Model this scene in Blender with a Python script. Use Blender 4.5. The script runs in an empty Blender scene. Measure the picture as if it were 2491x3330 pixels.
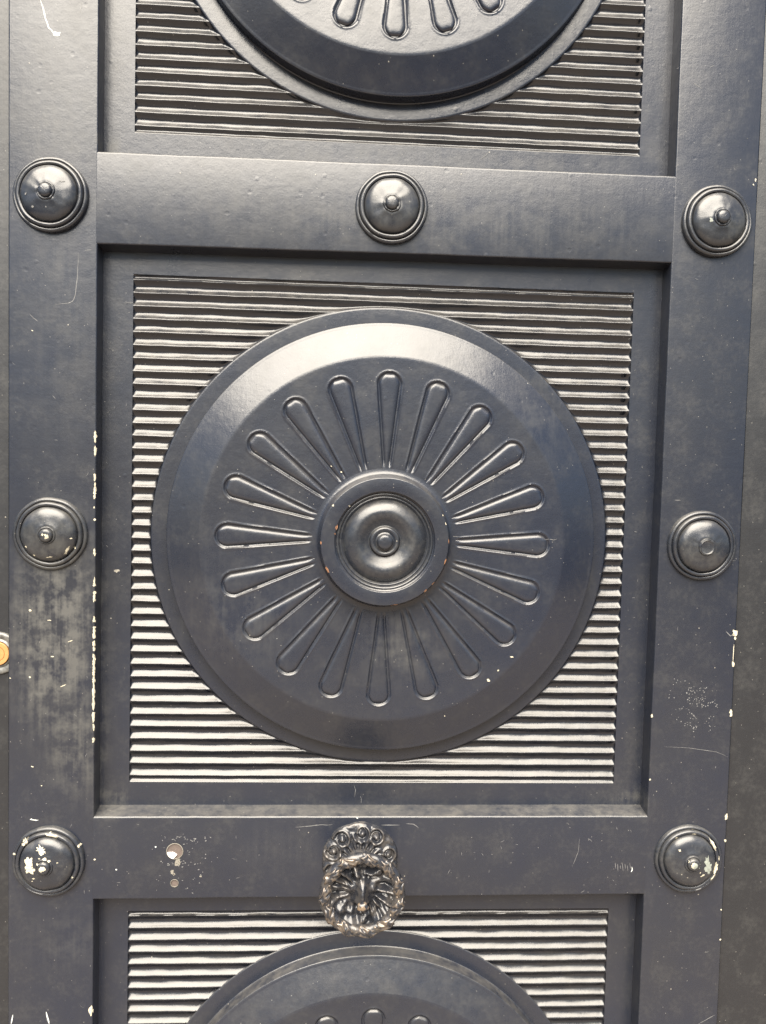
import bpy, bmesh, math, random
from mathutils import Matrix, Vector, noise
R = math.radians
random.seed(7)
S = bpy.context.scene
COL = S.collection
Z0 = 1.43                       # height of the door's working origin above the pavement

# ------------------------------------------------------------------ camera
CF, CX, CZ, CD = 2741.73, -0.06715, 0.07291, 1.1295      # focal (px of the 2491 wide photo), position
CRX, CRY, CRZ = 0.05693, -0.05731, 0.02504
def rot3(a, b, c):
    ca, sa, cb, sb, cc, sc = math.cos(a), math.sin(a), math.cos(b), math.sin(b), math.cos(c), math.sin(c)
    return Matrix(((1,0,0),(0,ca,-sa),(0,sa,ca))) @ Matrix(((cb,0,sb),(0,1,0),(-sb,0,cb))) @ Matrix(((cc,-sc,0),(sc,cc,0),(0,0,1)))
RM = rot3(CRX, CRY, CRZ)
def w3(v): return Vector((v[0], v[2], -v[1]))
cam_d = bpy.data.cameras.new('camera')
cam = bpy.data.objects.new('camera', cam_d); COL.objects.link(cam)
rt, up, bk = w3(RM[0]), -w3(RM[1]), -w3(RM[2])
M = Matrix((rt, up, bk)).transposed().to_4x4()
M.translation = (CX, -CD, CZ + Z0)
cam.matrix_world = M
cam_d.sensor_fit = 'HORIZONTAL'; cam_d.sensor_width = 36.0; cam_d.lens = CF / 2491 * 36.0
cam_d.clip_start = 0.02; cam_d.clip_end = 500
S.camera = cam
# ------------------------------------------------------------------ sky, sun, exposure
SUN_EL, SUN_AZ = R(52.5), R(-11)         # azimuth: 0 = straight in front of the door (-Y), negative = towards -X
wd = bpy.data.worlds.new('World'); S.world = wd; wd.use_nodes = True
nt = wd.node_tree; bg = nt.nodes['Background']
sk = nt.nodes.new('ShaderNodeTexSky'); sk.sky_type = 'NISHITA'; sk.sun_disc = False
sk.sun_elevation = SUN_EL; sk.sun_rotation = R(180) - SUN_AZ
sk.air_density = 1.0; sk.dust_density = 2.0; sk.ozone_density = 1.0
nt.links.new(sk.outputs[0], bg.inputs[0]); bg.inputs[1].default_value = 0.05
sd = bpy.data.lights.new('sun', 'SUN'); sd.energy = 5.0; sd.angle = R(64); sd.color = (1.0, 0.915, 0.775)
sun = bpy.data.objects.new('sun', sd); COL.objects.link(sun)
to_sun = Vector((math.sin(SUN_AZ) * math.cos(SUN_EL), -math.cos(SUN_AZ) * math.cos(SUN_EL), math.sin(SUN_EL)))
sun.rotation_euler = to_sun.to_track_quat('Z', 'Y').to_euler(); sun.location = (0, -3, 4)
S.view_settings.view_transform = 'Standard'; S.view_settings.look = 'None'
S.view_settings.exposure = 1.85; S.view_settings.gamma = 1.0
S.render.engine = 'CYCLES'

# ------------------------------------------------------------------ helpers
def at(u, v, h=0.0):
    """point (x, z) on the door's plane of height h that is seen at photo pixel u, v"""
    d = RM.transposed() @ Vector(((u - 1245.5) / CF, (v - 1665) / CF, 1))
    t = (CD - h) / d[2]
    return CX + d[0] * t, CZ - d[1] * t
def mesh(name, vs, fs, mat, smooth=True, sharp=40):
    m = bpy.data.meshes.new(name); m.from_pydata(vs, [], fs); m.update()
    bm = bmesh.new(); bm.from_mesh(m); bmesh.ops.recalc_face_normals(bm, faces=bm.faces); bm.to_mesh(m); bm.free()
    if smooth:
        m.polygons.foreach_set('use_smooth', [True] * len(m.polygons))
        if sharp: m.set_sharp_from_angle(angle=R(sharp))
    m.materials.append(mat)
    return m
def obj(name, m, parent=None, loc=(0, 0, 0)):
    o = bpy.data.objects.new(name, m); COL.objects.link(o); o.location = loc
    if parent: o.parent = parent
    return o
def tag(o, label=None, cat=None, group=None, kind=None):
    if label: o['label'] = label
    if cat: o['category'] = cat
    if group: o['group'] = group
    if kind: o['kind'] = kind
    return o
def lathe(prof, seg=96, wob=0.0, seed=0):
    """profile (r, h) turned about the axis that points out of the door"""
    vs, fs = [], []
    for i, (r, h) in enumerate(prof):
        for k in range(seg):
            a = 2 * math.pi * k / seg
            n = wob * noise.noise((math.cos(a) * 2.2 + seed, math.sin(a) * 2.2, r * 60 + seed)) if wob else 0
            rr = max(r + n * (1 if r > .004 else 0), 0)
            vs.append((rr * math.cos(a), -(h + n * .6), rr * math.sin(a)))
    for i in range(len(prof) - 1):
        for k in range(seg):
            k2 = (k + 1) % seg
            fs.append((i * seg + k, i * seg + k2, (i + 1) * seg + k2, (i + 1) * seg + k))
    if prof[-1][0] < 1e-4:
        pass
    return vs, fs
def spline(p, n=4):
    """Catmull-Rom through profile points"""
    out = []
    for i in range(len(p) - 1):
        a, b, c, d = p[max(i - 1, 0)], p[i], p[i + 1], p[min(i + 2, len(p) - 1)]
        for k in range(n):
            t = k / n
            out.append(tuple(.5 * (2 * b[j] + (c[j] - a[j]) * t + (2 * a[j] - 5 * b[j] + 4 * c[j] - d[j]) * t * t
                       + (3 * b[j] - a[j] - 3 * c[j] + d[j]) * t ** 3) for j in (0, 1)))
    out.append(p[-1]); return out
def sstep(a, b, x):
    t = min(max((x - a) / (b - a), 0), 1); return t * t * (3 - 2 * t)
def n3(x, y, z=0): return noise.noise((x, y, z))

# ------------------------------------------------------------------ materials
class NT:
    def __init__(s, name):
        s.m = bpy.data.materials.new(name); s.m.use_nodes = True; s.t = s.m.node_tree
        s.b = s.t.nodes['Principled BSDF']
    def n(s, kind, ins=None, **kw):
        x = s.t.nodes.new('ShaderNode' + kind)
        for k, v in kw.items(): setattr(x, k, v)
        for k, v in (ins or {}).items(): s.set(x.inputs[k], v)
        return x
    def set(s, sock, v):
        if hasattr(v, 'is_output') or isinstance(v, bpy.types.NodeSocket): s.t.links.new(v, sock)
        else: sock.default_value = v
    def math(s, op, a, b=None, clamp=False):
        x = s.t.nodes.new('ShaderNodeMath'); x.operation = op; x.use_clamp = clamp
        s.set(x.inputs[0], a)
        if b is not None: s.set(x.inputs[1], b)
        return x.outputs[0]
    def mix(s, f, a, b):
        x = s.t.nodes.new('ShaderNodeMix'); x.data_type = 'RGBA'
        s.set(x.inputs[0], f); s.set(x.inputs[6], a); s.set(x.inputs[7], b); return x.outputs[2]
    def noise(s, vec, scale, detail=4, rough=.55):
        return s.n('TexNoise', {'Vector': vec, 'Scale': scale, 'Detail': detail, 'Roughness': rough}).outputs[0]
    def ramp(s, v, a, b, c=0., d=1.):
        return s.n('MapRange', {'Value': v, 'From Min': a, 'From Max': b, 'To Min': c, 'To Max': d}).outputs[0]
    def scaled(s, vec, sc):
        return s.n('VectorMath', {0: vec, 1: sc}, operation='MULTIPLY').outputs[0]

# smudges of dust and rubbed paint: x, z, half width, half height, strength
SMUDGE = [(-.432, -.16, .064, .17, 1.6), (-.405, -.30, .045, .10, 1.0), (-.425, -.03, .05, .05, .7),
          (.03, -.17, .07, .06, .5), (-.20, -.13, .10, .09, .35), (0.05, .40, .42, .06, .38), (-.43, .50, .06, .10, .35),
          (-.362, -.395, .03, .022, .9), (.362, -.392, .03, .022, .8), (-.365, .480, .022, .022, .9),
          (.05, .487, .35, .02, .35), (-.13, -.455, .07, .04, .22), (-.42, .25, .05, .2, .25), (-.42, -.58, .06, .05, .35),
          (.21, .16, .05, .09, .30)]
def paint(name, navy=(.0094, .0124, .0218), grey=(.0136, .0154, .0212), smudges=True, rough=.30, peel=1.0, dust=.5, grain=1.0):
    k = NT(name)
    P = k.n('NewGeometry').outputs['Position']
    big = k.noise(P, 3.2, 3); mid = k.noise(P, 26, 5, .6); fine = k.noise(P, 170, 4, .6)
    stz = k.noise(k.scaled(P, (150, 150, 7)), 1.0, 4, .6)
    stx = k.noise(k.scaled(P, (7, 150, 150)), 1.0, 4, .6)
    f = k.math('ADD', k.math('MULTIPLY', big, .75), k.math('MULTIPLY', mid, .35))
    col = k.mix(k.ramp(f, .42, .70), navy + (1,), grey + (1,))
    mask = k.math('MULTIPLY', k.ramp(k.math('ADD', k.math('MULTIPLY', mid, .55), k.math('MULTIPLY', fine, .45)), .50, .72), dust * .45)
    if smudges:
        tot = None
        for (x, z, rx, rz, a) in SMUDGE:
            d = k.n('VectorMath', {0: P, 1: (x, 0, z + Z0)}, operation='SUBTRACT').outputs[0]
            L = k.n('VectorMath', {0: k.scaled(d, (1 / rx, 0, 1 / rz))}, operation='LENGTH').outputs['Value']
            w = k.math('MULTIPLY', k.ramp(L, 1.15, .35), a)
            tot = w if tot is None else k.math('MAXIMUM', tot, w)
        patch = k.ramp(k.math('ADD', k.math('MULTIPLY', k.noise(P, 38, 6, .68), .7), k.math('MULTIPLY', stz, .3)), .44, .66)
        mask = k.math('MAXIMUM', mask, k.math('MULTIPLY', tot, patch))
    mask = k.math('MINIMUM', mask, .85)
    col = k.mix(k.math('MULTIPLY', mask, .70), col, (.080, .079, .072, 1))
    up = k.n('SeparateXYZ', {0: k.n('NewGeometry').outputs['Normal']}).outputs[2]
    settle = k.math('MULTIPLY', k.ramp(up, .18, .70), k.math('MULTIPLY', k.ramp(k.noise(P, 60, 5, .7), .30, .66), .27))
    col = k.mix(settle, col, (.175, .162, .138, 1))
    # tiny pale specks
    vo = k.n('TexVoronoi', {'Vector': P, 'Scale': 120.0, 'Randomness': 1.0})
    sp = k.math('MULTIPLY', k.ramp(vo.outputs['Distance'], .13, .08), k.math('GREATER_THAN', k.n('SeparateColor', {0: vo.outputs['Color']}).outputs[0], .988))
    vo2 = k.n('TexVoronoi', {'Vector': P, 'Scale': 480.0, 'Randomness': 1.0})
    sp2 = k.math('MULTIPLY', k.ramp(vo2.outputs['Distance'], .30, .18), k.math('GREATER_THAN', k.n('SeparateColor', {0: vo2.outputs['Color']}).outputs[0], .992))
    col = k.mix(k.math('MULTIPLY', sp, .40), col, (.40, .37, .31, 1))
    col = k.mix(k.math('MULTIPLY', sp2, .35), col, (.40, .38, .34, 1))
    k.set(k.b.inputs['Base Color'], col)
    r = k.math('ADD', k.math('MULTIPLY', mid, .16), rough - .08)
    r = k.math('ADD', k.math('ADD', r, k.math('MULTIPLY', settle, .35)), k.math('MULTIPLY', mask, .22))
    k.set(k.b.inputs['Roughness'], r)
    k.b.inputs['IOR'].default_value = 1.54
    hgt = k.math('ADD', k.math('MULTIPLY', k.noise(P, 420, 3, .5), .00012 * peel / grain), k.math('MULTIPLY', k.noise(P, 90, 4, .55), .00042 * peel))
    hgt = k.math('ADD', hgt, k.math('MULTIPLY', stz, .00016 * peel))
    hgt = k.math('ADD', hgt, k.math('MULTIPLY', stx, .00007 * peel * grain))
    hgt = k.math('ADD', hgt, k.math('MULTIPLY', sp, .00025))
    vb = k.n('TexVoronoi', {'Vector': P, 'Scale': 46.0, 'Randomness': 1.0})          # knocks and blisters in the old paint
    dent = k.math('MULTIPLY', k.ramp(vb.outputs['Distance'], .16, .05), k.math('SUBTRACT', k.math('GREATER_THAN', k.n('SeparateColor', {0: vb.outputs['Color']}).outputs[0], .90), k.math('GREATER_THAN', k.n('SeparateColor', {0: vb.outputs['Color']}).outputs[1], .88)))
    hgt = k.math('ADD', hgt, k.math('MULTIPLY', dent, .00022 * peel))
    bp = k.n('Bump', {'Height': hgt, 'Strength': .55, 'Distance': 1.0})
    k.set(k.b.inputs['Normal'], bp.outputs[0])
    return k.m
PAINT = paint('door_paint')
PAINT_FLUTE_SHADED = paint('flute_paint_shaded', smudges=False, rough=.25, peel=1.0, dust=.2, grain=1.4, navy=(.0050, .0068, .0120), grey=(.0095, .0102, .0130))  # door paint darkened here; shade of the flute undersides is in the colour
PAINT_DISC = paint('medallion_paint', rough=.28, peel=1.15, dust=.35)
PAINT_STUD = paint('stud_paint', smudges=True, rough=.27, peel=.9, dust=1.1, navy=(.0105, .0135, .0215), grey=(.0175, .0190, .0225))
PAINT_SIDE = paint('jamb_paint', navy=(.0078, .0088, .0115), grey=(.0096, .0106, .0130), smudges=False, rough=.40)
def plain(name, col, rough=.6, metal=0., vary=.25, scale=300, bump=.0001):
    k = NT(name); P = k.n('NewGeometry').outputs['Position']
    n = k.noise(P, scale, 4)
    k.set(k.b.inputs['Base Color'], k.mix(k.ramp(n, .3, .7), tuple(c * (1 - vary) for c in col) + (1,), tuple(min(c * (1 + vary), 1) for c in col) + (1,)))
    k.b.inputs['Roughness'].default_value = rough; k.b.inputs['Metallic'].default_value = metal
    k.set(k.b.inputs['Normal'], k.n('Bump', {'Height': k.math('MULTIPLY', n, bump), 'Strength': .6, 'Distance': 1.0}).outputs[0])
    return k.m
CREAM = plain('exposed_primer', (.38, .35, .27), .65, vary=.35, scale=420)
WHITE = plain('white_scuff', (.46, .48, .47), .6)
GREYP = plain('grey_undercoat', (.17, .185, .165), .55)
PALE = plain('pale_scratch', (.13, .13, .13), .6)
DUSTY = plain('pale_dust', (.15, .14, .12), .8)
WOODX = plain('bare_wood', (.20, .095, .045), .6)
PLUG = plain('brown_plug', (.085, .066, .058), .6, vary=.12)
HOLE_LIGHT = plain('hole_light', (.82, .82, .84), .6, vary=.02)  # stands in for light coming through the hole
BRASS = plain('brass', (.36, .185, .065), .5, .2, vary=.1)
KEYH = plain('keyhole_dark', (.02, .012, .008), .7)
COLLAR = plain('lock_collar', (.11, .11, .105), .38, .3, vary=.5, scale=160)
def bronze(name, bare, amount, thr=.515):
    k = NT(name); g = k.n('NewGeometry'); P = g.outputs['Position']
    n = k.noise(P, 75, 5, .65)
    pt = k.ramp(g.outputs['Pointiness'], thr, thr + .055)
    f = k.math('MULTIPLY', k.math('ADD', pt, k.ramp(n, .47, .60, -.35, .75)), amount, clamp=True)
    k.set(k.b.inputs['Base Color'], k.mix(f, (.016, .017, .021, 1), bare + (1,)))
    k.set(k.b.inputs['Metallic'], k.math('MULTIPLY', f, .75))
    k.set(k.b.inputs['Roughness'], k.ramp(n, .3, .7, .20, .34))
    k.set(k.b.inputs['Normal'], k.n('Bump', {'Height': k.math('MULTIPLY', k.noise(P, 260, 3), .0004), 'Strength': .5, 'Distance': 1.0}).outputs[0])
    return k.m
BRONZE_RIM = bronze('worn_bronze', (.165, .135, .108), .75, .50)
BRONZE_DARK = bronze('dark_bronze', (.11, .10, .092), .55, .51)
BRONZE_NOSE = bronze('rubbed_bronze', (.30, .23, .165), 1.2)

# ------------------------------------------------------------------ unseen ground below the door, added for its warm bounce light
pv, pf = [], []
for j in range(9):
    for i in range(9):
        pv.append((-4 + i, .35 - j * .75, 0))
for j in range(8):
    for i in range(8): pf.append((j * 9 + i, j * 9 + i + 1, j * 9 + i + 10, j * 9 + i + 9))
PAVE = plain('pavement_stone', (.19, .155, .125), .8, vary=.3, scale=9, bump=.002)
tag(obj('pavement', mesh('pavement', pv, pf, PAVE)), kind='structure')

# ------------------------------------------------------------------ door: stiles, rails
door = bpy.data.objects.new('door', None); COL.objects.link(door)
tag(door, kind='thing'); tag(door, 'navy black painted wooden door with fluted panels, sunburst medallions and round studs', 'door')
H_PANEL = -.029
PITCH = .876
MZ = -.0275
XO, ZT, ZB = .380, .3525, -.4080           # opening of the middle panel
def strip(prof_fn, length_pts, axis):
    """sweep a profile: prof_fn(t) -> list of (a, h); axis 'z' -> a is x, axis 'x' -> a is z"""
    vs, fs = [], []; n = None
    for t in length_pts:
        pr = prof_fn(t); n = len(pr)
        for (a, h) in pr: vs.append((a, -h, t) if axis == 'z' else (t, -h, a))
    for i in range(len(length_pts) - 1):
        for k in range(n - 1): fs.append((i * n + k, i * n + k + 1, (i + 1) * n + k + 1, (i + 1) * n + k))
    m = len(length_pts) - 1
    fs.append(tuple(range(n))); fs.append(tuple(m * n + k for k in range(n)))
    return vs, fs
def arc(cx, ch, r, a0, a1, n=5):
    return [(cx + r * math.cos(R(a0 + (a1 - a0) * i / n)), ch + r * math.sin(R(a0 + (a1 - a0) * i / n))) for i in range(n + 1)]
ZLO, ZHI = -1.425, 1.34
zs = [ZLO + (ZHI - ZLO) * i / 300 for i in range(301)]
RR = .0020
def stile_prof(side):
    def f(z):
        wi = .0005 * n3(z * 9, side * 5.1) + .00022 * n3(z * 60, side * 3)
        wo = .0005 * n3(z * 7, side * 8.3) + .00020 * n3(z * 55, side * 2)
        xi = XO + wi; xo = (.4926 if side < 0 else .4945) + wo
        p = [(xi, -.045)] + arc(xi + RR, -RR, RR, 180, 90) + arc(xo - RR, -RR, RR, 90, 0) + [(xo, -.045)]
        return [(side * a, h) for a, h in p]
    return f
for side in (-1, 1):
    vs, fs = strip(stile_prof(side), zs, 'z')
    o = obj('stile', mesh('stile', vs, fs, PAINT), door, (0, 0, Z0))
    tag(o, 'left stile with rubbed pale patches and chipped inner edge' if side < 0 else 'right stile with a few white edge chips')
    if side < 0: stile_l = o
    else: stile_r = o
xs_r = [-(XO + .004) + 2 * (XO + .004) * i / 120 for i in range(121)]
def rail_prof(z_lo, z_hi, sd, tilt_lo=0., tilt_hi=0.):
    def f(x):
        lo = z_lo + .0005 * n3(x * 8, sd) + .00025 * n3(x * 55, sd) + tilt_lo * x
        hi = z_hi + .0005 * n3(x * 8, sd + 4) + .00025 * n3(x * 55, sd + 4) + tilt_hi * x
        h0 = -.0002
        # lower edge: soffit slopes back up-in 3 mm; upper edge: sill slopes 4 mm towards the panel
        p = [(lo - .003, -.040), (lo - .003, H_PANEL)] + arc(lo + RR, h0 - RR, RR, 180, 90) + arc(hi - RR * 1.5, h0 - RR * 1.5, RR * 1.5, 90, 14) + [(hi + .0043, H_PANEL - .0005), (hi + .0043, -.040)]
        return p
    return f
def rail(z_lo, z_hi, sd, label=None, cut=None, **kw):
    vs, fs = strip(rail_prof(z_lo, z_hi, sd, **kw), xs_r, 'x')
    m = mesh('rail', vs, fs, PAINT)
    o = obj('rail', m, door, (0, 0, Z0))
    if cut:
        ob = []
        for (x, z, r, dep) in cut:
            cv, cf = lathe([(r, .01), (r, -dep)], 40)
            cf += [tuple(range(40)), tuple(40 + q for q in range(40))]
            c = obj('cutter', mesh('cutter', cv, cf, PAINT, smooth=False), None, (x, 0, z + Z0)); ob.append(c)
            md = o.modifiers.new('b', 'BOOLEAN'); md.object = c; md.operation = 'DIFFERENCE'; md.solver = 'EXACT'
        bpy.context.view_layer.update()
        dg = bpy.context.evaluated_depsgraph_get()
        nm = bpy.data.meshes.new_from_object(o.evaluated_get(dg))
        o.modifiers.clear(); o.data = nm; nm.name = 'rail'
        for c in ob: bpy.data.objects.remove(c)
        nm.polygons.foreach_set('use_smooth', [True] * len(nm.polygons)); nm.set_sharp_from_angle(angle=R(40))
    if label: o['label'] = label
    return o
HX, HZ1, HZ2 = -.2719, -.4566, -.5011
rail(ZT, ZT + .1163, 1.3, tilt_lo=.006, tilt_hi=.0025)
rail_low = rail(ZB - .1138, ZB, 5.7, 'lower rail carrying the bronze knob and two plugged holes', cut=[(HX, HZ1, .0113, .004), (HX, HZ2, .0056, .003)], tilt_lo=.004, tilt_hi=.002)
rail(ZT + PITCH, ZHI - .002, 9.1)
rail(ZLO + .002, ZB - PITCH, 11.7)
# unseen board added behind the three panels to stop light leaks
bv, bf = strip(lambda z: [(-.39, -.052), (-.39, -.046), (.39, -.046), (.39, -.052)], [ZLO + .01, ZHI - .01], 'z')
obj('leak_stop_board', mesh('leak_stop_board', bv, bf, PAINT), door, (0, 0, Z0))

# plugged holes in the lower rail
def plughole(x, z, r, white):
    vs, fs = lathe([(r + .00005, .0004), (r * .93, .0007), (r * .93, -.0022)], 40)
    o = obj('drilled_hole', mesh('drilled_hole', vs, fs, DUSTY), door, (x, 0, z + Z0))
    o['label'] = 'larger plugged hole with a sliver of light painted white' if white else 'small plugged hole below the larger one'
    vs, fs = lathe([(r * .95, -.0012), (0.0, -.0012)], 40)
    obj('plug', mesh('plug', vs, fs, PLUG), o)
    if white:
        pts = []
        for i in range(15):
            a = R(190 + (258 - 190) * i / 14); pts.append((r * .93 * math.cos(a), r * .93 * math.sin(a)))
        pts.append((r * .25, -r * .42)); pts.append((-.2 * r, -.14 * r))
        vs = [(p, -.0004, q) for p, q in pts] + [(p, .0010, q) for p, q in pts]; n = len(pts)
        fs = [tuple(range(n)), tuple(range(2 * n - 1, n - 1, -1))] + [(i, (i + 1) % n, n + (i + 1) % n, n + i) for i in range(n)]
        obj('light_sliver', mesh('light_sliver', vs, fs, HOLE_LIGHT, smooth=False), o)  # light through the hole, painted as a white piece
plughole(HX, HZ1, .0113, True); plughole(HX, HZ2, .0056, False)

# ------------------------------------------------------------------ panels with flutes
FX, FT, FB = .3405, .3197, -.3725
RING = .3143
def panel_mesh():
    vs, fs = [], []
    xo, zo1, zo2 = .386, ZT + .006, ZB - .006
    def quad(x0, x1, z0, z1, nx, nz):
        b = len(vs)
        for j in range(nz + 1):
            for i in range(nx + 1):
                x, z = x0 + (x1 - x0) * i / nx, z0 + (z1 - z0) * j / nz
                vs.append((x, -(H_PANEL + .0004 * n3(x * 6, z * 6, 2.2)), z))
        for j in range(nz):
            for i in range(nx): fs.append((b + j * (nx + 1) + i, b + j * (nx + 1) + i + 1, b + (j + 1) * (nx + 1) + i + 1, b + (j + 1) * (nx + 1) + i))
    quad(-xo, -FX, zo2, zo1, 4, 60); quad(FX, xo, zo2, zo1, 4, 60)
    quad(-FX, FX, FT, zo1, 60, 4); quad(-FX, FX, zo2, FB, 60, 4)
    bm = bmesh.new(); me = bpy.data.meshes.new('t'); me.from_pydata(vs, [], fs); bm.from_mesh(me)
    bmesh.ops.remove_doubles(bm, verts=bm.verts, dist=1e-5)
    vs2 = [tuple(v.co) for v in bm.verts]; bm.verts.index_update(); fs2 = [tuple(v.index for v in f.verts) for f in bm.faces]; bm.free()
    return mesh('panel', vs2, fs2, PAINT)
FP = .01731
lines = [FT] + [.0179 + (17 - i) * FP for i in range(40)] + [FB]
lines[40] = -.3629
def flute_mesh(i, x0, x1, side):
    """one concave flute between lines[i] and lines[i+1]; side: 0 full width, -1/+1 ends on the medallion's ring"""
    zt, zb = lines[i], lines[i + 1]
    wd_ = zt - zb; half = wd_ / 2 - .0005
    dep = .0051 * (min(1, wd_ / FP)) ** .8; E_ = .0013
    nv = 13 if wd_ > .012 else 9
    Rc = (half * half + dep * dep) / (2 * dep)
    L = x1 - x0
    cols = sorted(set([0, .0006, .0014, .0025, .004, .006] + [min(q, L) for q in [.006 + (L - .012) * j / max(2, int(L / .0065)) for j in range(max(2, int(L / .0065)) + 1)]] + [L - .006, L - .004, L - .0025, L - .0014, L - .0006, L]))
    rows = []
    for r in range(nv + 1):
        t = -1 + 2 * r / nv
        rows.append((t * half, None))
    rows = [(-wd_ / 2, 0.)] + [(q, 1.) for q, _ in rows] + [(wd_ / 2, 0.)]
    vs, fs = [], []
    zc = (zt + zb) / 2
    seed = i * 1.7 + side * 40
    for ri, (q, on) in enumerate(rows):
        edge_lo = ri <= 1; edge_hi = ri >= len(rows) - 2
        z_row = zc + q
        a, b = x0, x1
        dz = z_row - MZ
        if side and abs(dz) < RING:
            e = math.sqrt(RING ** 2 - dz * dz)
            if side < 0: b = -e
            else: a = e
        for c in cols:
            s = c / L; x = a + (b - a) * s
            # wobble of the two edges, shared with the neighbouring flute through the line's own noise
            def wob(k, x): return (.00050 * n3(x * 22, k * 3.3) + .00038 * n3(x * 85, k * 7.1)) * (0 if k in (0, len(lines) - 1) else 1)
            f = (q / (wd_ / 2) + 1) / 2
            z = z_row + wob(i + 1, x) * (1 - f) + wob(i, x) * f
            d1 = abs(x - x0) if side <= 0 else 1.; d2 = abs(x1 - x) if side >= 0 else 1.
            if side < 0: d1 = x + FX
            if side > 0: d2 = FX - x
            rad = math.hypot(x, z - MZ) - RING
            t1 = min(max(min(d1, d2) / .0042, 0), 1); t2 = min(max(rad / .0048, 0), 1)
            fac = math.sqrt(max(0, 1 - (1 - t1) ** 2)) * math.sqrt(max(0, 1 - (1 - t2) ** 2))
            h = 0.
            if on and abs(q) < half + 1e-9:
                tq = (math.sqrt(q * q + E_ * E_) - E_) / (math.sqrt(half * half + E_ * E_) - E_); h = -dep * (1 - (.5 * tq + .5 * tq * tq))
                h -= .0006 * n3(x * 40, z * 150, seed) * (1 - (q / half) ** 2)
            vs.append((x, -(H_PANEL + h * fac), z))
    n = len(cols)
    for r in range(len(rows) - 1):
        for c in range(n - 1): fs.append((r * n + c, r * n + c + 1, (r + 1) * n + c + 1, (r + 1) * n + c))
    return mesh('flute', vs, fs, PAINT_FLUTE_SHADED, sharp=55)
flutes = []
for i in range(len(lines) - 1):
    zt, zb = lines[i] - MZ, lines[i + 1] - MZ
    lo, hi = min(abs(zt), abs(zb)), max(abs(zt), abs(zb))
    if hi > RING - .0006: flutes.append((i, flute_mesh(i, -FX, FX, 0)))
    else:
        flutes.append((i, flute_mesh(i, -FX, -math.sqrt(max(RING ** 2 - max(lo, 0) ** 2, 1e-6)), -1)))
        flutes.append((i, flute_mesh(i, math.sqrt(max(RING ** 2 - max(lo, 0) ** 2, 1e-6)), FX, 1)))
pm = panel_mesh()
panels = {}
for key, off, lab in (('top', PITCH, 'upper fluted panel behind the cut off medallion'), ('mid', 0, 'middle fluted panel around the whole medallion'), ('bot', -PITCH + .001, 'lower fluted panel below the bronze knob')):
    p = obj('panel', pm, door, (0, 0, Z0 + off)); p['label'] = lab; panels[key] = p
    for i, fm in flutes:
        zz = (lines[i] + lines[i + 1]) / 2 + off
        if key == 'top' and zz > .80: continue
        if key == 'bot' and zz < -.86: continue
        obj('flute', fm, p)
# the unseen ends of the upper and lower panels are flat boards
for key, z0, z1 in (('top', .795 - PITCH, FT), ('bot', FB, -.855 + PITCH)):
    vs = [(-FX, -H_PANEL + .0003, z0), (FX, -H_PANEL + .0003, z0), (FX, -H_PANEL + .0003, z1), (-FX, -H_PANEL + .0003, z1)]
    obj('panel_field', mesh('panel_field', vs, [(0, 1, 2, 3)], PAINT), panels[key])

# ------------------------------------------------------------------ medallions
RB, RF = .2905, .2440
H_EDGE, H_DISC, H_HUB = -.0080, .0085, .0310
NP, PR1, PR2, PW1, PW2 = 20, .1010, .2075, .0042, .0150
PHI0 = R(90) - R(.6)
def petal_sd(r, a):
    """signed distance to the outline of the nearest petal (tapered capsule along the radius)"""
    st = 2 * math.pi / NP
    a = (a - PHI0 + st / 2) % st - st / 2
    x, y = r * math.cos(a), abs(r * math.sin(a))
    L = PR2 - PR1
    t = (x - PR1) / L
    sl = (PW2 - PW1) / L
    t2 = min(max(t + sl * y / L, 0), 1)
    return math.hypot(x - (PR1 + L * t2), y) - (PW1 + (PW2 - PW1) * t2)
def medallion_mesh():
    vs, fs = [], []
    radii = [.074] + [.080 + (.2300 - .080) * i / 150 for i in range(151)] + [.233 + (.2400 - .233) * i / 3 for i in range(4)]
    prof = [(RF - .002, H_DISC - .00005)]
    # soft shoulder, straight bevel, crisp lip, side wall
    prof = spline([(.2425, H_DISC), (.2450, H_DISC - .0004), (.2475, H_DISC - .0012), (.2600, H_DISC - .0055), (.2750, H_DISC - .0109), (.2870, H_DISC - .0152)], 4)
    prof += arc(RB - .0018, H_EDGE - .0006, .0018, 62, 0, 4) + [(RB, H_PANEL + .003)] + [(RB + .0004, H_PANEL + .0012), (RB + .0014, H_PANEL + .0006)]
    allr = [(r, H_DISC) for r in radii] + prof
    NA = 960
    for (r, h) in allr:
        for k in range(NA):
            a = 2 * math.pi * k / NA
            hh = h
            if r < .236:
                s = petal_sd(r, a)
                fade = sstep(.094, .108, r)
                g = math.exp(-(s / .0013) ** 2) if s > 0 else 1.0
                hh += (.0006 * math.exp(-((s - .0026) / .0012) ** 2) - .0022 * g) * fade
            hh += .00035 * n3(r * math.cos(a) * 14, r * math.sin(a) * 14, 4.4)
            vs.append((r * math.cos(a), -hh, r * math.sin(a)))
    for i in range(len(allr) - 1):
        for k in range(NA):
            k2 = (k + 1) % NA
            fs.append((i * NA + k, i * NA + k2, (i + 1) * NA + k2, (i + 1) * NA + k))
    return mesh('medallion', vs, fs, PAINT_DISC, sharp=50)
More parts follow.
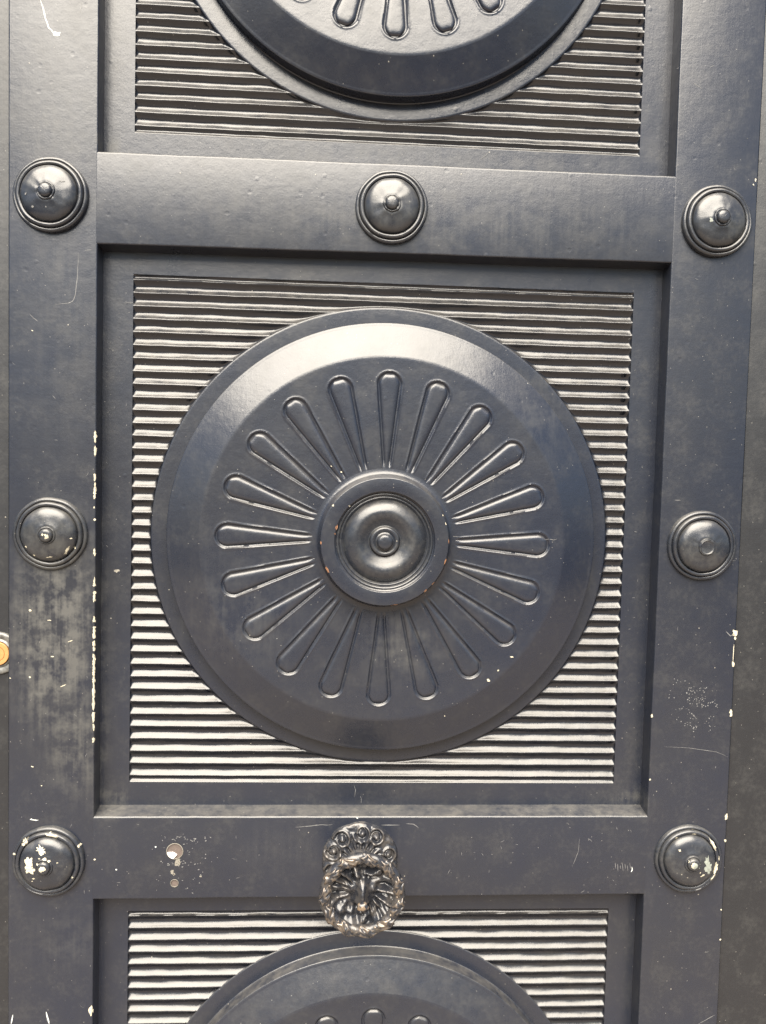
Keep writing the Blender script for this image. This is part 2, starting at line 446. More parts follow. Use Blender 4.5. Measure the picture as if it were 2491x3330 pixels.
def petal_mesh():
    vs, fs = [], []
    ns, nw = 44, 14
    r0, r1 = .0955, PR2 + PW2 - .0012
    for i in range(ns + 1):
        t = i / ns; t = t + .12 * math.sin(math.pi * t) * t      # denser near the round end
        t = min(t, 1)
        r = r0 + (r1 - r0) * t
        L = PR2 - PR1; w = PW1 + (PW2 - PW1) * min(max((r - PR1) / L, 0), 1)
        if r > PR2: w = math.sqrt(max(PW2 ** 2 - (r - PR2) ** 2, 1e-9))
        w = max(w - .0011, .0002)
        for j in range(nw + 1):
            q = -1 + 2 * j / nw
            q = math.copysign(abs(q) ** .8, q)
            y = q * w
            edge = min(w - abs(y), r1 - r)
            k = 1 - math.exp(-max(edge, 0) / .0019)
            lift = sstep(r0, r0 + .014, r)
            h = -.0019 * lift + .0030 * k * lift + .0002 * (1 - lift)
            if i == ns or j in (0, nw): h = -.0024 * lift
            vs.append((r, -h, y))
    for i in range(ns):
        for j in range(nw): fs.append((i * (nw + 1) + j, i * (nw + 1) + j + 1, (i + 1) * (nw + 1) + j + 1, (i + 1) * (nw + 1) + j))
    return mesh('petal', vs, fs, PAINT_DISC, sharp=70)
mm, ptm = medallion_mesh(), petal_mesh()
v, f = lathe([(RB - .012, H_PANEL + .0005), (.300, H_PANEL + .0005), (RING - .0030, H_PANEL + .0005), (RING - .0012, H_PANEL + .0004), (RING - .0002, H_PANEL - .0001), (RING + .0003, H_PANEL - .0012)], 240, .0003, 3)
ringm = mesh('border_ring', v, f, PAINT_DISC, sharp=50)
hub_out = [(.0960, .0002), (.0915, .0008), (.0885, .0026), (.0868, .0070)]
hub_out = spline(hub_out, 4)
hh = H_HUB - H_DISC
hub_prof = hub_out + [(.0853, hh - .0090), (.0845, hh - .005)] + arc(.0845 - .0014, hh - .0014, .0014, 10, 90, 4) + [(.0750, hh)] + arc(.0672, hh - .0014, .0014, 90, 178, 4) + [(.0656, hh - .0045), (.0640, hh - .0058)]
v, f = lathe(hub_prof, 128, .0002, 1); hubm = mesh('hub_ring', v, f, PAINT_DISC, sharp=35)
dome_prof = spline([(.0640, hh - .0058), (.0622, hh - .0050), (.0604, hh - .0062), (.0596, hh - .0088), (.0578, hh - .0082), (.0562, hh - .0096), (.0548, hh - .0108)], 3)[:-1] + spline([(.0548, hh - .0108), (.0525, hh - .0080), (.0470, hh - .0040), (.0400, hh - .0014), (.0330, hh - .0026), (.0265, hh - .0062), (.0215, hh - .0085), (.0202, hh - .0082)], 4)
v, f = lathe(dome_prof, 128, .00035, 2); domem = mesh('hub_dome', v, f, PAINT_STUD, sharp=50)
btn_prof = [(.0202, hh - .0095)] + spline([(.0196, hh - .0060), (.0186, hh - .0036), (.0165, hh - .0028), (.0140, hh - .0036), (.0122, hh - .0046)], 3) + spline([(.0108, hh - .0040), (.0103, hh + .0010), (.0090, hh + .0040), (.0060, hh + .0052), (.0, hh + .0055)], 3)
v, f = lathe(btn_prof, 96, .0001, 5); btnm = mesh('hub_button', v, f, PAINT_STUD, sharp=50)
med = {}
for key, off, lab in (('top', PITCH, 'upper medallion, only its lower edge in view'), ('mid', 0, 'whole sunburst medallion with twenty petals and a turned hub'), ('bot', -PITCH + .004, 'lower medallion, only its upper edge in view')):
    o = obj('medallion', mm, door, (0.001, 0, Z0 + MZ + off)); o['label'] = lab; med[key] = o
    o.rotation_euler = (0, 0, 0)
    obj('border_ring', ringm, o, (-.001, 0, 0))
    for k in range(NP):
        a = PHI0 + 2 * math.pi * k / NP
        q = obj('petal', ptm, o, (0, -H_DISC, 0)); q.rotation_euler = (0, -a, 0)
    if key == 'mid':
        for nm, me in (('hub_ring', hubm), ('hub_dome', domem), ('hub_button', btnm)): obj(nm, me, o, (0, -H_DISC, 0))
    else:
        obj('hub_ring', hubm, o, (0, -H_DISC, 0)); obj('hub_dome', domem, o, (0, -H_DISC, 0)); obj('hub_button', btnm, o, (0, -H_DISC, 0))

# ------------------------------------------------------------------ studs
STUD = [(.0480, -.0005), (.0479, .0030)] + spline([(.0476, .0048), (.0464, .0064), (.0446, .0070)], 3) + [(.0434, .0064), (.0428, .0046)] + spline([(.0426, .0056), (.0422, .0082), (.0408, .0102), (.0390, .0106)], 3) + [(.0374, .0098), (.0365, .0074)] + spline([(.0361, .0080), (.0352, .0112), (.0328, .0140), (.0292, .0161), (.0250, .0174), (.0206, .0183), (.0168, .0191), (.0138, .0198), (.0118, .0200)], 4) + spline([(.0115, .0206), (.0109, .0218), (.0099, .0219)], 3) + [(.0095, .0211), (.0, .0211)]
TIP = [(.0094, .0200)] + spline([(.0088, .0219), (.0083, .0240), (.0066, .0256), (.0036, .0263), (.0, .0265)], 3)
CAP = [(.0103, .0200), (.0099, .0218), (.0092, .0222), (.0084, .0215), (.0074, .0213), (.0, .0213)]
def stud_h(r):
    for (r1, h1), (r2, h2) in zip(STUD[:-1], STUD[1:]):
        if r2 <= r <= r1 and r1 > r2: return h1 + (h2 - h1) * (r1 - r) / (r1 - r2)
    return 0.
v, f = lathe(TIP, 48, .0002, 3); tipm = mesh('tip', v, f, PAINT_STUD, sharp=60)
v, f = lathe(CAP, 48, .0003, 6); capm = mesh('tip', v, f, PAINT_STUD, sharp=50)
studs = {}; rnd0 = random.Random(4)
for i, (key, x, z, lab) in enumerate((('TL', -.4385, .4085, 'glossy stud at the left end of the upper rail'), ('TC', .0004, .4116, 'stud at the middle of the upper rail'),
        ('TR', .4389, .4113, 'stud at the right end of the upper rail'), ('ML', -.4375, -.0278, 'dusty stud on the left stile beside the whole medallion'),
        ('MR', .4388, -.0265, 'stud with a missing tip on the right stile'), ('BL', -.4385, -.4690, 'stud with cream paint flaking off, left of the holes'),
        ('BR', .4399, -.4672, 'stud with grey undercoat showing, at the right lower corner'))):
    v, f = lathe(STUD, 96, .00065, i * 3.7)
    o = obj('stud', mesh('stud', v, f, PAINT_STUD, sharp=42), door, (x, 0, z + Z0)); o['label'] = lab
    o.rotation_euler = (R(rnd0.uniform(-2.2, 2.2)), 0, R(rnd0.uniform(-2.2, 2.2)))
    obj('tip', capm if key == 'MR' else tipm, o); studs[key] = o

# ------------------------------------------------------------------ bronze knob: rosette, shank, rim with leaves, lion mask
KX, KZ = -.0205, -.4680
knob_prof = [(.020, -.002), (.020, .012), (.0165, .022), (.015, .040), (.018, .062), (.030, .074), (.045, .083), (.0500, .089), (.0495, .095), (.044, .097)]
v, f = lathe(spline(knob_prof, 3), 72, .0002, 2)
knob = obj('door_knob', mesh('door_knob', v, f, BRONZE_DARK, sharp=60), door, (KX, 0, KZ + Z0))
knob['label'] = 'dark bronze centre knob with lion mask and worn leafy rim'
def rosette_h(x, z):
    r = math.hypot(x, z); a = math.atan2(z, x)
    h = .010 * (1 - (r / .0545) ** 2) + .0012
    n = 10
    st = 2 * math.pi / n
    k = round((a - R(90)) / st); ac = R(90) + k * st
    sgn = 1 if k % 2 else -1
    # volute near the edge of every lobe
    cx, cz = .0395 * math.cos(ac + sgn * .06), .0395 * math.sin(ac + sgn * .06)
    dx, dz = x - cx, z - cz; d = math.hypot(dx, dz); th = math.atan2(dz, dx) * sgn
    h += .0042 * math.exp(-(d / .0036) ** 2)
    h += .0030 * math.exp(-((d - .0098 - .0011 * th) / .0021) ** 2)
    h -= .0030 * math.exp(-((d - .0062 - .0005 * th) / .0020) ** 2)
    # inner leaves
    h += .0024 * math.cos(n * 2 * (a - R(90)) + 60 * (r - .02)) * math.exp(-((r - .024) / .007) ** 2)
    h += .0014 * n3(x * 130, z * 130, 1.) + .0006 * n3(x * 300, z * 300, 2.)
    return max(h, .0003) if r < .0525 else 0.
def rosette_mesh():
    vs, fs = [], []; nr, na = 42, 240
    for i in range(nr + 1):
        for k in range(na):
            a = 2 * math.pi * k / na
            edge = .0520 + .0016 * abs(math.cos(5 * (a - R(90)))) - .0006
            r = .012 + (edge - .012) * i / nr
            x, z = r * math.cos(a), r * math.sin(a)
            h = rosette_h(x, z) * (sstep(1.0, .955, i / nr)) + .0012 * (i < nr)
            if i == nr: h = -.0005
            vs.append((x, -h, z))
    for i in range(nr):
        for k in range(na):
            k2 = (k + 1) % na; fs.append((i * na + k, i * na + k2, (i + 1) * na + k2, (i + 1) * na + k))
    return mesh('rosette', vs, fs, BRONZE_DARK, sharp=75)
obj('rosette', rosette_mesh(), knob)
KR, KH = .0468, .098
def g2(x, z, cx, cz, sx, sz): return math.exp(-((x - cx) / sx) ** 2 - ((z - cz) / sz) ** 2)
def lion_h(x, z):
    r = math.hypot(x, z); a = math.atan2(z, x)
    h = -.014 + .011 * (r / .045) ** 2                      # concave dish
    face = math.exp(-(r / .022) ** 4)
    # mane: curling locks that swirl outwards
    am = a + .55 * math.sin(2 * a + 1.1) + 6 * (r - .03) * (1 if x > 0 else -1)
    loc = math.cos(9 * am + 1.2) + .45 * math.cos(17 * am + 90 * r)
    h += .0030 * loc * sstep(.015, .024, r) * sstep(.046, .040, r)
    h += .0022 * math.cos(a * 6 + 260 * r) * sstep(.026, .032, r) * sstep(.046, .040, r)
    h += .0020 * math.cos(13 * a + 170 * r * (1 if x > 0 else -1)) * sstep(.018, .026, r) * sstep(.046, .041, r)
    # skull, brow, snout, muzzle, cheeks
    h += .0110 * g2(x, z, 0, .009, .0165, .0200)
    h += .0125 * g2(x, z, 0, .003, .0062, .0150)
    h += .0085 * g2(x, z, 0, -.0075, .0085, .0075)
    for s in (-1, 1):
        h += .0045 * g2(x, z, s * .0068, -.0100, .0045, .0042)          # muzzle pads
        h += .0060 * g2(x, z, s * .0088, .0255, .0066, .0030)           # brow
        h -= .0075 * g2(x, z, s * .0085, .0195, .0040, .0028)           # eye socket
        h += .0042 * g2(x, z, s * .0085, .0192, .0020, .0015)           # eye
        h += .0050 * g2(x, z, s * .0145, .0060, .0045, .0065)           # cheek
        h += .0065 * g2(x, z, s * .0215, .0270, .0040, .0045)           # ear
        h -= .0035 * g2(x, z, s * .0215, .0270, .0017, .0021)
    h -= .0045 * g2(x, z, 0, .0250, .0020, .0065)                       # furrow between the brows
    h -= .0065 * g2(x, z, 0, -.0185, .0080, .0024)                      # mouth
    h += .0045 * g2(x, z, 0, -.0240, .0065, .0034)                      # chin
    h += .0010 * n3(x * 150, z * 150, 3.) + .0004 * n3(x * 330, z * 330, 5.)
    return h
def lion_mesh():
    vs, fs = [], []; nr, na = 64, 200
    for i in range(nr + 1):
        r = .0458 * i / nr
        for k in range(na):
            a = 2 * math.pi * k / na; x, z = r * math.cos(a), r * math.sin(a)
            vs.append((x, -(KH + lion_h(x, z)), z))
    for i in range(nr):
        for k in range(na):
            k2 = (k + 1) % na; fs.append((i * na + k, i * na + k2, (i + 1) * na + k2, (i + 1) * na + k))
    return mesh('lion_mask', vs, fs, BRONZE_DARK, sharp=0)
obj('lion_mask', lion_mesh(), knob)
# nose, rubbed bright by hands
vs, fs = [], []
for i in range(13):
    th = math.pi * i / 12
    for k in range(28):
        a = 2 * math.pi * k / 28
        rr = 1 + .10 * math.cos(5 * a + .6) * math.sin(th)
        vs.append((.0074 * rr * math.sin(th) * math.cos(a), -.0050 * math.cos(th), .0060 * rr * math.sin(th) * math.sin(a)))
for i in range(12):
    for k in range(28): fs.append((i * 28 + k, i * 28 + (k + 1) % 28, (i + 1) * 28 + (k + 1) % 28, (i + 1) * 28 + k))
obj('nose', mesh('nose', vs, fs, BRONZE_NOSE, sharp=0), knob, (0.0005, -(KH + .0105), -.0095))
# rim: leafy torus
vs, fs = [], []; nb, na = 22, 288
for k in range(na):
    a = 2 * math.pi * k / na
    for j in range(nb):
        b = 2 * math.pi * j / nb
        rr = .0074 + .0003 * math.cos(20 * a + 1.6 * b)
        q = KR + rr * math.cos(b)
        vs.append((q * math.cos(a), -(KH - .002 + rr * .9 * math.sin(b)), q * math.sin(a)))
for k in range(na):
    k2 = (k + 1) % na
    for j in range(nb): fs.append((k * nb + j, k * nb + (j + 1) % nb, k2 * nb + (j + 1) % nb, k2 * nb + j))
obj('rim', mesh('rim', vs, fs, BRONZE_DARK, sharp=0), knob)
# acanthus leaf: curled tongue lying over the rim
def leaf_mesh():
    vs, fs = [], []; nl, nw = 22, 16
    for i in range(nl + 1):
        t = i / nl
        w = .0112 * math.sin(math.pi * (t * .84 + .10)) * (1 + .20 * math.cos(t * 19))
        ang = R(-70 + 170 * t)                     # wraps the rim from the outside over the top into the dish
        for j in range(nw + 1):
            q = -1 + 2 * j / nw
            rad = .0068 + .0026 * (1 - q ** 4) - .0012 * math.exp(-(q / .14) ** 2) + .0005 * math.cos(abs(q) * 8 - t * 14)
            qq = KR + rad * math.cos(R(180) - (ang + R(70)) * .75 - R(28)) * -1
            hq = rad * math.sin(R(28) + (ang + R(70)) * .75)
            along = q * w + .0110 * (t - .5)
            vs.append((along, -(KH - .002 + hq), qq))
    for i in range(nl):
        for j in range(nw): fs.append((i * (nw + 1) + j, i * (nw + 1) + j + 1, (i + 1) * (nw + 1) + j + 1, (i + 1) * (nw + 1) + j))
    m = mesh('acanthus_leaf', vs, fs, BRONZE_RIM, sharp=0)
    return m
lfm = leaf_mesh()
v, f = [], []
for i in range(9):
    th = math.pi * i / 8
    for k in range(14):
        a = 2 * math.pi * k / 14
        v.append((.0020 * math.sin(th) * math.cos(a), -.0016 * math.cos(th), .0020 * math.sin(th) * math.sin(a)))
for i in range(8):
    for k in range(14): f.append((i * 14 + k, i * 14 + (k + 1) % 14, (i + 1) * 14 + (k + 1) % 14, (i + 1) * 14 + k))
beadm = mesh('bead', v, f, BRONZE_RIM, sharp=0)
NLF = 11
for k in range(NLF):
    a = 2 * math.pi * (k + .3) / NLF
    o = obj('acanthus_leaf', lfm, knob); o.rotation_euler = (0, a, 0)
    b2 = a + math.pi / NLF
    o = obj('bead', beadm, knob, (.0440 * math.sin(b2), -(KH + .0028), .0440 * math.cos(b2)))

# ------------------------------------------------------------------ neighbouring leaf with the lock, and the jamb
leaf = bpy.data.objects.new('door_leaf', None); COL.objects.link(leaf)
tag(leaf, kind='thing'); tag(leaf, 'narrow strip of the neighbouring door leaf with a brass lock, at the left edge', 'door leaf')
LH = -.010
vs, fs = strip(lambda z: [(-.72, -.045), (-.72, LH)] + [(-.60, LH), (-.4960, LH), (-.4950, LH - .001), (-.4950, -.045)], [ZLO + (ZHI - ZLO) * i / 40 for i in range(41)], 'z')
obj('stile', mesh('stile', vs, fs, PAINT_SIDE), leaf, (0, 0, Z0))
LX, LZ = -.5085, -.1897
v, f = lathe([(.0285, 0), (.0283, .0028), (.0270, .0042), (.0240, .0046), (.0215, .0036), (.0195, .0030), (.0185, .0042), (.0168, .0048), (.0162, .0040), (.0160, .001)], 72, .0004, 2)
lock = obj('lock_cylinder', mesh('lock_cylinder', v, f, COLLAR), leaf, (LX, -LH, LZ + Z0)); lock['label'] = 'brass lock cylinder in a scuffed grey collar'
v, f = lathe([(.0156, .001), (.0156, .0062), (.0150, .0068), (.0102, .0068), (.0099, .0056), (.0095, .0056), (.0092, .0066), (.0, .0066)], 64)
br = obj('brass_face', mesh('brass_face', v, f, BRASS), lock)
ks = [(.0016 * math.cos(t * math.pi / 8), .0016 * math.sin(t * math.pi / 8)) for t in range(16)]
vs = [(x + .001, -.0069, z - .001) for x, z in ks]; fs = [tuple(range(16))]
b = len(vs); vs += [(.0002, -.0069, -.0075), (.0018, -.0069, -.0075), (.0018, -.0069, -.002), (.0002, -.0069, -.002)]; fs.append((b, b + 1, b + 2, b + 3))
obj('keyhole', mesh('keyhole', vs, fs, KEYH, smooth=False), lock)
jamb_prof = [(.4975, -.060), (.4975, -.0085)] + arc(.4985, -.0085, .001, 180, 90, 3) + [(.560, -.0072), (.585, -.0072)] + arc(.588, -.0060, .004, 200, 90, 4) + [(.640, -.002), (.660, -.004), (.660, -.060)]
vs, fs = strip(lambda z: [(x + .0003 * n3(z * 8, 1.), h) for x, h in jamb_prof], [ZLO + (ZHI - ZLO) * i / 60 for i in range(61)], 'z')
jamb = obj('door_jamb', mesh('door_jamb', vs, fs, PAINT_SIDE), None, (0, 0, Z0))
tag(jamb, kind='thing'); tag(jamb, 'plain dark grey brown jamb strip along the right edge of the door', 'door jamb')

# ------------------------------------------------------------------ worn paint, chips and scratches (all lie on the real surfaces)
class Marks:
    """thin flakes that lie a hair proud of a surface"""
    def __init__(s): s.v, s.f = [], []
    def blob(s, fn, cx, cz, rx, rz, seed, jag=.45, rotd=0., n=14):
        b = len(s.v); ca, sa = math.cos(R(rotd)), math.sin(R(rotd))
        ring = []
        for k in range(n):
            a = 2 * math.pi * k / n
            q = 1 + jag * (n3(math.cos(a) * 1.9 + seed * 3.1, math.sin(a) * 1.9 + seed) + .7 * n3(math.cos(a) * 5 + seed, math.sin(a) * 5, seed) + .5 * n3(math.cos(a) * 11, math.sin(a) * 11, seed))
            x, z = rx * q * math.cos(a), rz * q * math.sin(a)
            ring.append((cx + x * ca - z * sa, cz + x * sa + z * ca))
        s.v.append(fn(cx, cz)); s.v += [fn(cx + (x - cx) * .55, cz + (z - cz) * .55) for x, z in ring]; s.v += [fn(x, z) for x, z in ring]
        for k in range(n):
            k2 = (k + 1) % n
            s.f.append((b, b + 1 + k, b + 1 + k2)); s.f.append((b + 1 + k, b + 1 + n + k, b + 1 + n + k2, b + 1 + k2))
    def line(s, fn, pts, w, seed=0, sub=5):
        P = []
        for (a, c) in zip(pts[:-1], pts[1:]):
            for i in range(sub): P.append((a[0] + (c[0] - a[0]) * i / sub, a[1] + (c[1] - a[1]) * i / sub))
        P.append(pts[-1]); b = len(s.v); n = len(P)
        for i, (x, z) in enumerate(P):
            j, k = max(i - 1, 0), min(i + 1, n - 1)
            dx, dz = P[k][0] - P[j][0], P[k][1] - P[j][1]; L = math.hypot(dx, dz) or 1
            ww = w * (.55 + .7 * abs(n3(i * .7, seed))) * min(1, .25 + 3 * min(i, n - 1 - i) / n)
            o = .0006 * n3(i * .35, seed + 3)
            x += -dz / L * o; z += dx / L * o
            s.v.append(fn(x - dz / L * ww, z + dx / L * ww)); s.v.append(fn(x + dz / L * ww, z - dx / L * ww))
        for i in range(n - 1): s.f.append((b + 2 * i, b + 2 * i + 1, b + 2 * i + 3, b + 2 * i + 2))
    def done(s, name, mat, parent, loc=(0, 0, 0)):
        if s.v:
            o = obj(name, mesh(name, s.v, s.f, mat, sharp=0), parent, loc); o['kind'] = 'stuff'
def flat(h): return lambda x, z: (x, -(h + .00018), z)
rnd = random.Random(11)
# left stile: chips along the inner edge (follow the rounded arris)
def edge_l(x, z):
    d = x + XO
    h = 0. if d < -RR else -(RR - math.sqrt(max(RR * RR - (d + RR) ** 2, 0))) if d < 0 else -RR
    return (min(x, -XO + .0008), -(h + .00025), z)
cream, pale, white = Marks(), Marks(), Marks()
for v0, v1, dens in ((1410, 1490, .5), (1500, 1620, .28), (1790, 1800, 1), (1880, 1960, .8), (2010, 2110, .65), (2110, 2300, .95), (2300, 2420, .55), (1640, 1780, .15)):
    v_ = v0
    while v_ < v1:
        if rnd.random() < dens:
            x, z = at(306, v_)
            L = rnd.uniform(.0015, .0055)
            cream.blob(edge_l, -XO - .0010 - rnd.random() * .0006, z, rnd.uniform(.0009, .0019), L, rnd.random() * 50, .55)
        v_ += rnd.uniform(6, 14)
for u, v_, a, b in ((578 / 1.505 * 1.505, 3285, .0032, .0058), (586, 3300, .001, .002)):
    x, z = at(289, v_); cream.blob(edge_l, -XO - .0022, z, a, b, v_ * .1, .4)
for u, v_, a, b in ((98, 1985, .002, .0012), (160, 2017, .0025, .0008), (228, 2085, .003, .0006), (205, 2230, .004, .0006), (170, 2135, .0022, .0007), (97, 2202, .0014, .0012), (33, 2205, .0012, .0006), (306, 1650, .001, .0014), (308, 1690, .0016, .0016), (105, 2493, .002, .0008), (308, 2795, .0014, .0012), (105, 1075, .0012, .0006), (135, 2555, .001, .0006)):
    x, z = at(u, v_); cream.blob(flat(0), x, z, a, b, u * .37, .5, rnd.uniform(-30, 30))
def pl(m, pts, w, h=0., seed=0): m.line(flat(h), [at(u, v_, h) for u, v_ in pts], w, seed)
pl(white, [(131, 0), (140, 25), (148, 60), (158, 88), (170, 102), (178, 112)], .0011, seed=4); x, z = at(184, 110); white.blob(flat(0), x, z, .0045, .0028, 9, .5, 10)
pl(white, [(97, 2665), (102, 2664), (112, 2667), (125, 2667)], .0010, seed=8)
pl(white, [(36, 3330), (42, 3300)], .0012, seed=5); pl(white, [(150, 3290), (160, 3330)], .0016, seed=6)
pl(pale, [(255, 820), (252, 900), (245, 960), (236, 980), (222, 986), (180, 990)], .0005, seed=2); pl(pale, [(268, 10), (258, 45)], .0005, seed=3)
pl(pale, [(95, 1020), (110, 1035), (124, 1045)], .0004, seed=7); pl(pale, [(275, 815), (298, 812)], .0004, seed=9)
for _ in range(26):
    u, v_ = rnd.uniform(45, 300), rnd.uniform(20, 3300); L = rnd.uniform(4, 16); a = rnd.uniform(0, 6.3)
    pl(pale, [(u, v_), (u + L * math.cos(a), v_ + L * math.sin(a))], rnd.uniform(.00015, .00035), seed=u)
cream.done('chipped_edge', CREAM, stile_l, (0, 0, 0)); white.done('paint_drip', WHITE, stile_l); pale.done('scratches', PALE, stile_l)
# right stile
cream, pale, white = Marks(), Marks(), Marks()
for u, v_, a, b in ((2389, 2058, .0032, .0052), (2392, 2075, .0016, .0022), (2385, 2120, .0005, .016), (2384, 2160, .0018, .0040), (2377, 2318, .0020, .0052), (2366, 2655, .0020, .0046), (2362, 2733, .0018, .0022), (2345, 2958, .001, .001), (2342, 3055, .0012, .0012), (2457, 585, .0010, .0022), (2120, 2328, .0014, .0024), (2114, 2535, .0012, .0012), (2450, 600, .0008, .001)):
    x, z = at(u, v_); x = min(x, .4934); cream.blob(flat(0), x, z, a, b, u * .77, .55)
pl(pale, [(2360, 2052), (2375, 2068), (2389, 2062)], .0007, seed=3); pl(pale, [(2160, 2428), (2240, 2432), (2330, 2445), (2368, 2462)], .0003, seed=4)
pl(pale, [(2194, 1626), (2214, 1627)], .0005, seed=5); pl(pale, [(2270, 3330), (2325, 3300)], .0006, seed=6); pl(pale, [(2255, 270), (2285, 290)], .0004, seed=12)
for _ in range(24):
    u, v_ = rnd.uniform(2200, 2400), rnd.uniform(20, 3300)
    if u > 2487 - v_ * .048 - 12: continue
    L = rnd.uniform(4, 18); a = rnd.uniform(0, 6.3)
    pl(pale, [(u, v_), (u + L * math.cos(a), v_ + L * math.sin(a))], rnd.uniform(.00015, .00035), seed=u)
for _ in range(260):                       # lichen-like remains of a sticker
    u, v_ = rnd.gauss(2270, 42), rnd.uniform(2205, 2380)
    if n3(u * .03, v_ * .03, 7.) < .02 or not 2165 < u < 2335: continue
    x, z = at(u, v_); pale.blob(flat(0), x, z, rnd.uniform(.0003, .0010), rnd.uniform(.0003, .0010), u, .6, 0, 7)
cream.done('chipped_edge', CREAM, stile_r); pale.done('scratches', PALE, stile_r)
# lower rail: residue round the plugged holes, scratches
cream, pale, white = Marks(), Marks(), Marks()
for _ in range(170):
    u, v_ = rnd.gauss(590, 42), rnd.choice((rnd.gauss(2728, 9), rnd.gauss(2795, 22), rnd.gauss(2850, 30)))
    if n3(u * .045, v_ * .045, 3.) < -.02 or not 500 < u < 690 or math.hypot(u - 568, v_ - 2768) < 31 or math.hypot(u - 568, v_ - 2872) < 17: continue
    x, z = at(u, v_); pale.blob(flat(-.0002), x, z, rnd.uniform(.0004, .0014), rnd.uniform(.0003, .0008), u, .6, rnd.uniform(-30, 30), 8)
x, z = at(578, 2805); cream.blob(flat(-.0002), x, z, .0036, .0052, 3, .4, -12); x, z = at(560, 2835); cream.blob(flat(-.0002), x, z, .0022, .0030, 5, .5)
x, z = at(565, 2843); cream.blob(flat(-.0002), x, z, .0018, .0018, 6, .5); x, z = at(652, 2850); cream.blob(flat(-.0002), x, z, .0018, .0012, 8, .5)
pl(pale, [(960, 2690), (1010, 2686), (1040, 2682), (1082, 2682)], .0006, -.0002, 3); pl(pale, [(1240, 2683), (1300, 2683)], .0007, -.0002, 4); pl(pale, [(1320, 2678), (1345, 2680), (1362, 2692)], .0006, -.0002, 5)
pl(pale, [(1885, 2725), (1880, 2770), (1860, 2820)], .0003, -.0002, 6)
for q in range(7): pl(pale, [(2000 + q * 8, 2805 + (q % 3) * 4), (2002 + q * 8, 2825 + (q % 2) * 8)], .0004, -.0002, q)
pl(white, [(2055, 2818), (2056, 2828), (2052, 2836)], .0009, -.0002, 7)
for _ in range(30):
    u, v_ = rnd.uniform(330, 2080), rnd.uniform(2670, 2900); L = rnd.uniform(4, 18); a = rnd.uniform(0, 6.3)
    if 1020 < u < 1340: continue
    pl(pale, [(u, v_), (u + L * math.cos(a), v_ + L * math.sin(a))], rnd.uniform(.00015, .00035), -.0002, u)
for u, v_ in ((378, 2828), (506, 2754), (1162, 2660)): x, z = at(u, v_); white.blob(flat(-.0002), x, z, .0011, .0010, u, .3)
cream.done('filler_residue', DUSTY, rail_low); pale.done('scratches', PALE, rail_low); white.done('paint_drip', WHITE, rail_low)
# medallion and panel specks, hub chips (local coordinates of the medallion)
def on_med(h): return lambda x, z: (x - .001, -(h + .00045), z - MZ)
cream, pale, wood = Marks(), Marks(), Marks()
for (u, v_, a, b) in ((1588, 2212, .0022, .0018), (1664, 2136, .0024, .0008), (1620, 2180, .0012, .001), (1446, 2328, .0007, .0007), (1080, 1515, .0022, .0010), (1110, 1535, .0012, .0009)):
    x, z = at(u, v_, H_DISC); cream.blob(on_med(H_DISC), x, z, a, b, u, .5, rnd.uniform(-40, 40))
for _ in range(46):
    a, r = rnd.uniform(0, 6.28), rnd.uniform(.11, .236); x, z = r * math.cos(a), MZ + r * math.sin(a)
    if petal_sd(r, a) < .003: continue
    pale.blob(on_med(H_DISC), x, z, rnd.uniform(.0003, .0009), rnd.uniform(.0003, .0007), a * 9, .5, rnd.uniform(0, 90), 8)
pale.line(on_med(H_DISC), [at(u, v_, H_DISC) for u, v_ in ((1770, 1755), (1785, 1753), (1800, 1756), (1812, 1752))], .0004, 3)
pale.line(on_med(H_DISC), [at(u, v_, H_DISC) for u, v_ in ((1430, 1746), (1470, 1744), (1500, 1746))], .0003, 5)
hr = lambda x, z: (x - .001, -(H_HUB + .0003 - (.0009 if math.hypot(x - .001, z - MZ) > .0838 or math.hypot(x - .001, z - MZ) < .0668 else 0)), z - MZ)
def chip(ang, r, la, lr, m):
    a = R(ang); m.blob(hr, .001 + r * math.cos(a), MZ + r * math.sin(a), lr, la, ang, .45, ang)
for ang, r, la, lr in ((164, .0662, .0040, .0014), (172, .0664, .0016, .0010), (182, .0838, .0022, .0008), (207, .0836, .0046, .0012), (343, .0838, .0044, .0008), (320, .0840, .0030, .0006), (311, .0840, .0034, .0008), (280, .0840, .0050, .0005), (2, .0840, .0030, .0005)):
    chip(ang, r, la, lr, wood)
for ang, r, la, lr in ((146, .0832, .0014, .0014), (18, .0836, .0020, .0007), (26, .0838, .0014, .0006), (136, .0664, .0010, .0012)): chip(ang, r, la, lr, cream)
cream.done('paint_chips', CREAM, med['mid']); pale.done('specks', PALE, med['mid']); wood.done('bare_wood_chips', WOODX, med['mid'])
# flakes on the studs
def on_stud(x, z):
    r = math.hypot(x, z)
    h = stud_h(r) if r > .0104 else (.0266 - .0034 * (r / .0092) ** 2 if r < .0092 else .0218)
    return (x * 1.002, -(h + .00040), z * 1.002)
def flakes(key, lst, mat, name='flaked_paint'):
    m = Marks()
    for i, (x, z, a, b, rd) in enumerate(lst): m.blob(on_stud, x / 1e3, z / 1e3, a / 1e3, b / 1e3, i * 2.3 + len(key) + rd, .70, rd, 30)
    m.done(name, mat, studs[key])
flakes('BL', [(-20, 5.5, 5.0, 6.0, 0), (-19.5, -3, 6.0, 5.5, 20), (-1.5, 1.5, 6.0, 5.0, -20), (-5, 23, 6.5, 4.5, -25), (-29, 29, 6, 3.6, 45), (7, 38.5, 8.5, 2.6, -15), (-44, 12, 2.2, 1.4, 20), (1, 12, 2.3, 1.7, 0), (7, 9, 1.6, 1.5, 0), (-6, 12, 1.2, .8, 0), (41, 23, 2, 1.6, 0), (-14, -16, 1.6, 1, 0), (-16, -20, 1.1, .7, 0), (34, -18, 1.2, 1, 0), (17, 6, 1.2, .5, 0)], CREAM)
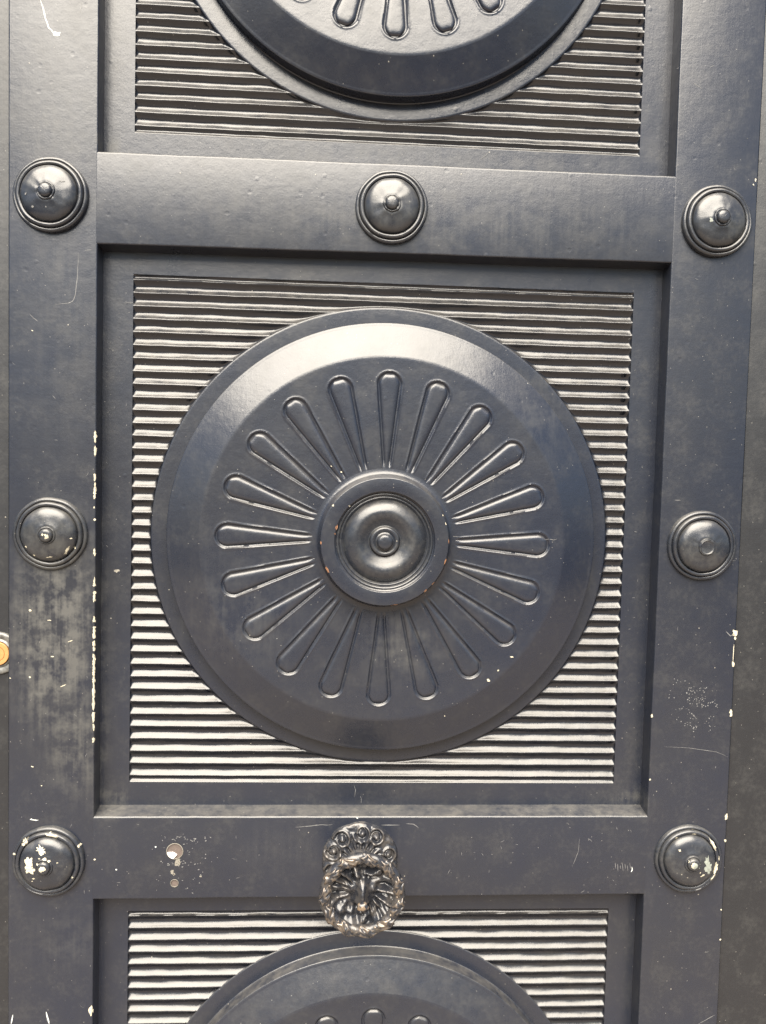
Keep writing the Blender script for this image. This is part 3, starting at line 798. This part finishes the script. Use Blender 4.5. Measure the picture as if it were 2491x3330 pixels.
flakes('BR', [(22, -4, 5.6, 11, 8), (2, -1, 6, 6, 0)], GREYP, 'grey_undercoat_patch')
flakes('BR', [(31, 24, 2.0, 7.5, 32), (36.5, -10, 1.9, 7.5, -14), (33, -22, .9, 5, -35), (40.5, 4, .7, 3, 0), (-4, 1.5, 3.4, 4.6, 10), (3, 42.5, 2.6, 1.2, 0), (4, 37.5, 2.8, .9, 0), (-20, 32, 1.8, 1.2, 20), (-18, 17.5, 1.4, 1.5, 0), (15, -17, 2.6, 1.1, 30), (11, -12.5, .8, 1, 0)], CREAM)
flakes('ML', [(2.2, -1.6, 2.6, 3.4, 10), (-4, 2.2, 2.6, 1.5, -10), (24.5, -20, 1.2, 5.2, -32), (-27, -16, 1.5, 1.1, -30), (-17, -27, 1.4, 1.2, 0), (4, -28.6, 2.2, .7, 5), (0, -29.5, 1.6, .5, 0), (30, -4, 1.5, .9, 0), (33, -17, 1.2, 1.4, 20)], CREAM)
flakes('TR', [(-15, -4, 2.0, 2.6, 10)], GREYP)
flakes('TL', [(-26, -4, .9, 1.8, -30), (-17, -20, 1.8, 1.2, 10), (19, 13, 3, .9, 0), (0, -20, .8, .8, 0), (-15, 19, 1, .8, 0)], PALE)
# chips on the upper rail and along the flutes
cream = Marks()
x, z = at(1412, 548); cream.blob(flat(-.0002), x, z + .0008, .0075, .0030, 4, .5); x, z = at(1072, 745); cream.blob(flat(-.0002), x, z, .0036, .0020, 6, .5, 10)
for u, v_ in ((740, 745), (1240, 812), (415, 600), (1700, 620)): x, z = at(u, v_); cream.blob(flat(-.0002), x, z, .0008, .0006, u, .4)
cream.done('paint_chips', DUSTY, door.children[2])

# hairline cracks in the paint of the middle panel
pale = Marks()
for pts in ([(1152, 2552), (1156, 2570), (1153, 2592)], [(1172, 2588), (1175, 2600), (1174, 2614)], [(345, 1772), (352, 1780)], [(405, 985), (422, 984), (438, 987)], [(1560, 520), (1580, 505), (1590, 490)]):
    pale.line(flat(H_PANEL + .0004), [at(u, v_, H_PANEL) for u, v_ in pts], .00035, pts[0][0])
for _ in range(40):
    u = rnd.choice((rnd.uniform(345, 420), rnd.uniform(2040, 2110))); v_ = rnd.uniform(900, 2500); L = rnd.uniform(3, 10); a = rnd.uniform(0, 6.3)
    pale.line(flat(H_PANEL + .0004), [at(u, v_, H_PANEL), at(u + L * math.cos(a), v_ + L * math.sin(a), H_PANEL)], rnd.uniform(.00015, .0003), u)
pale.done('scratches', PALE, panels['mid'])
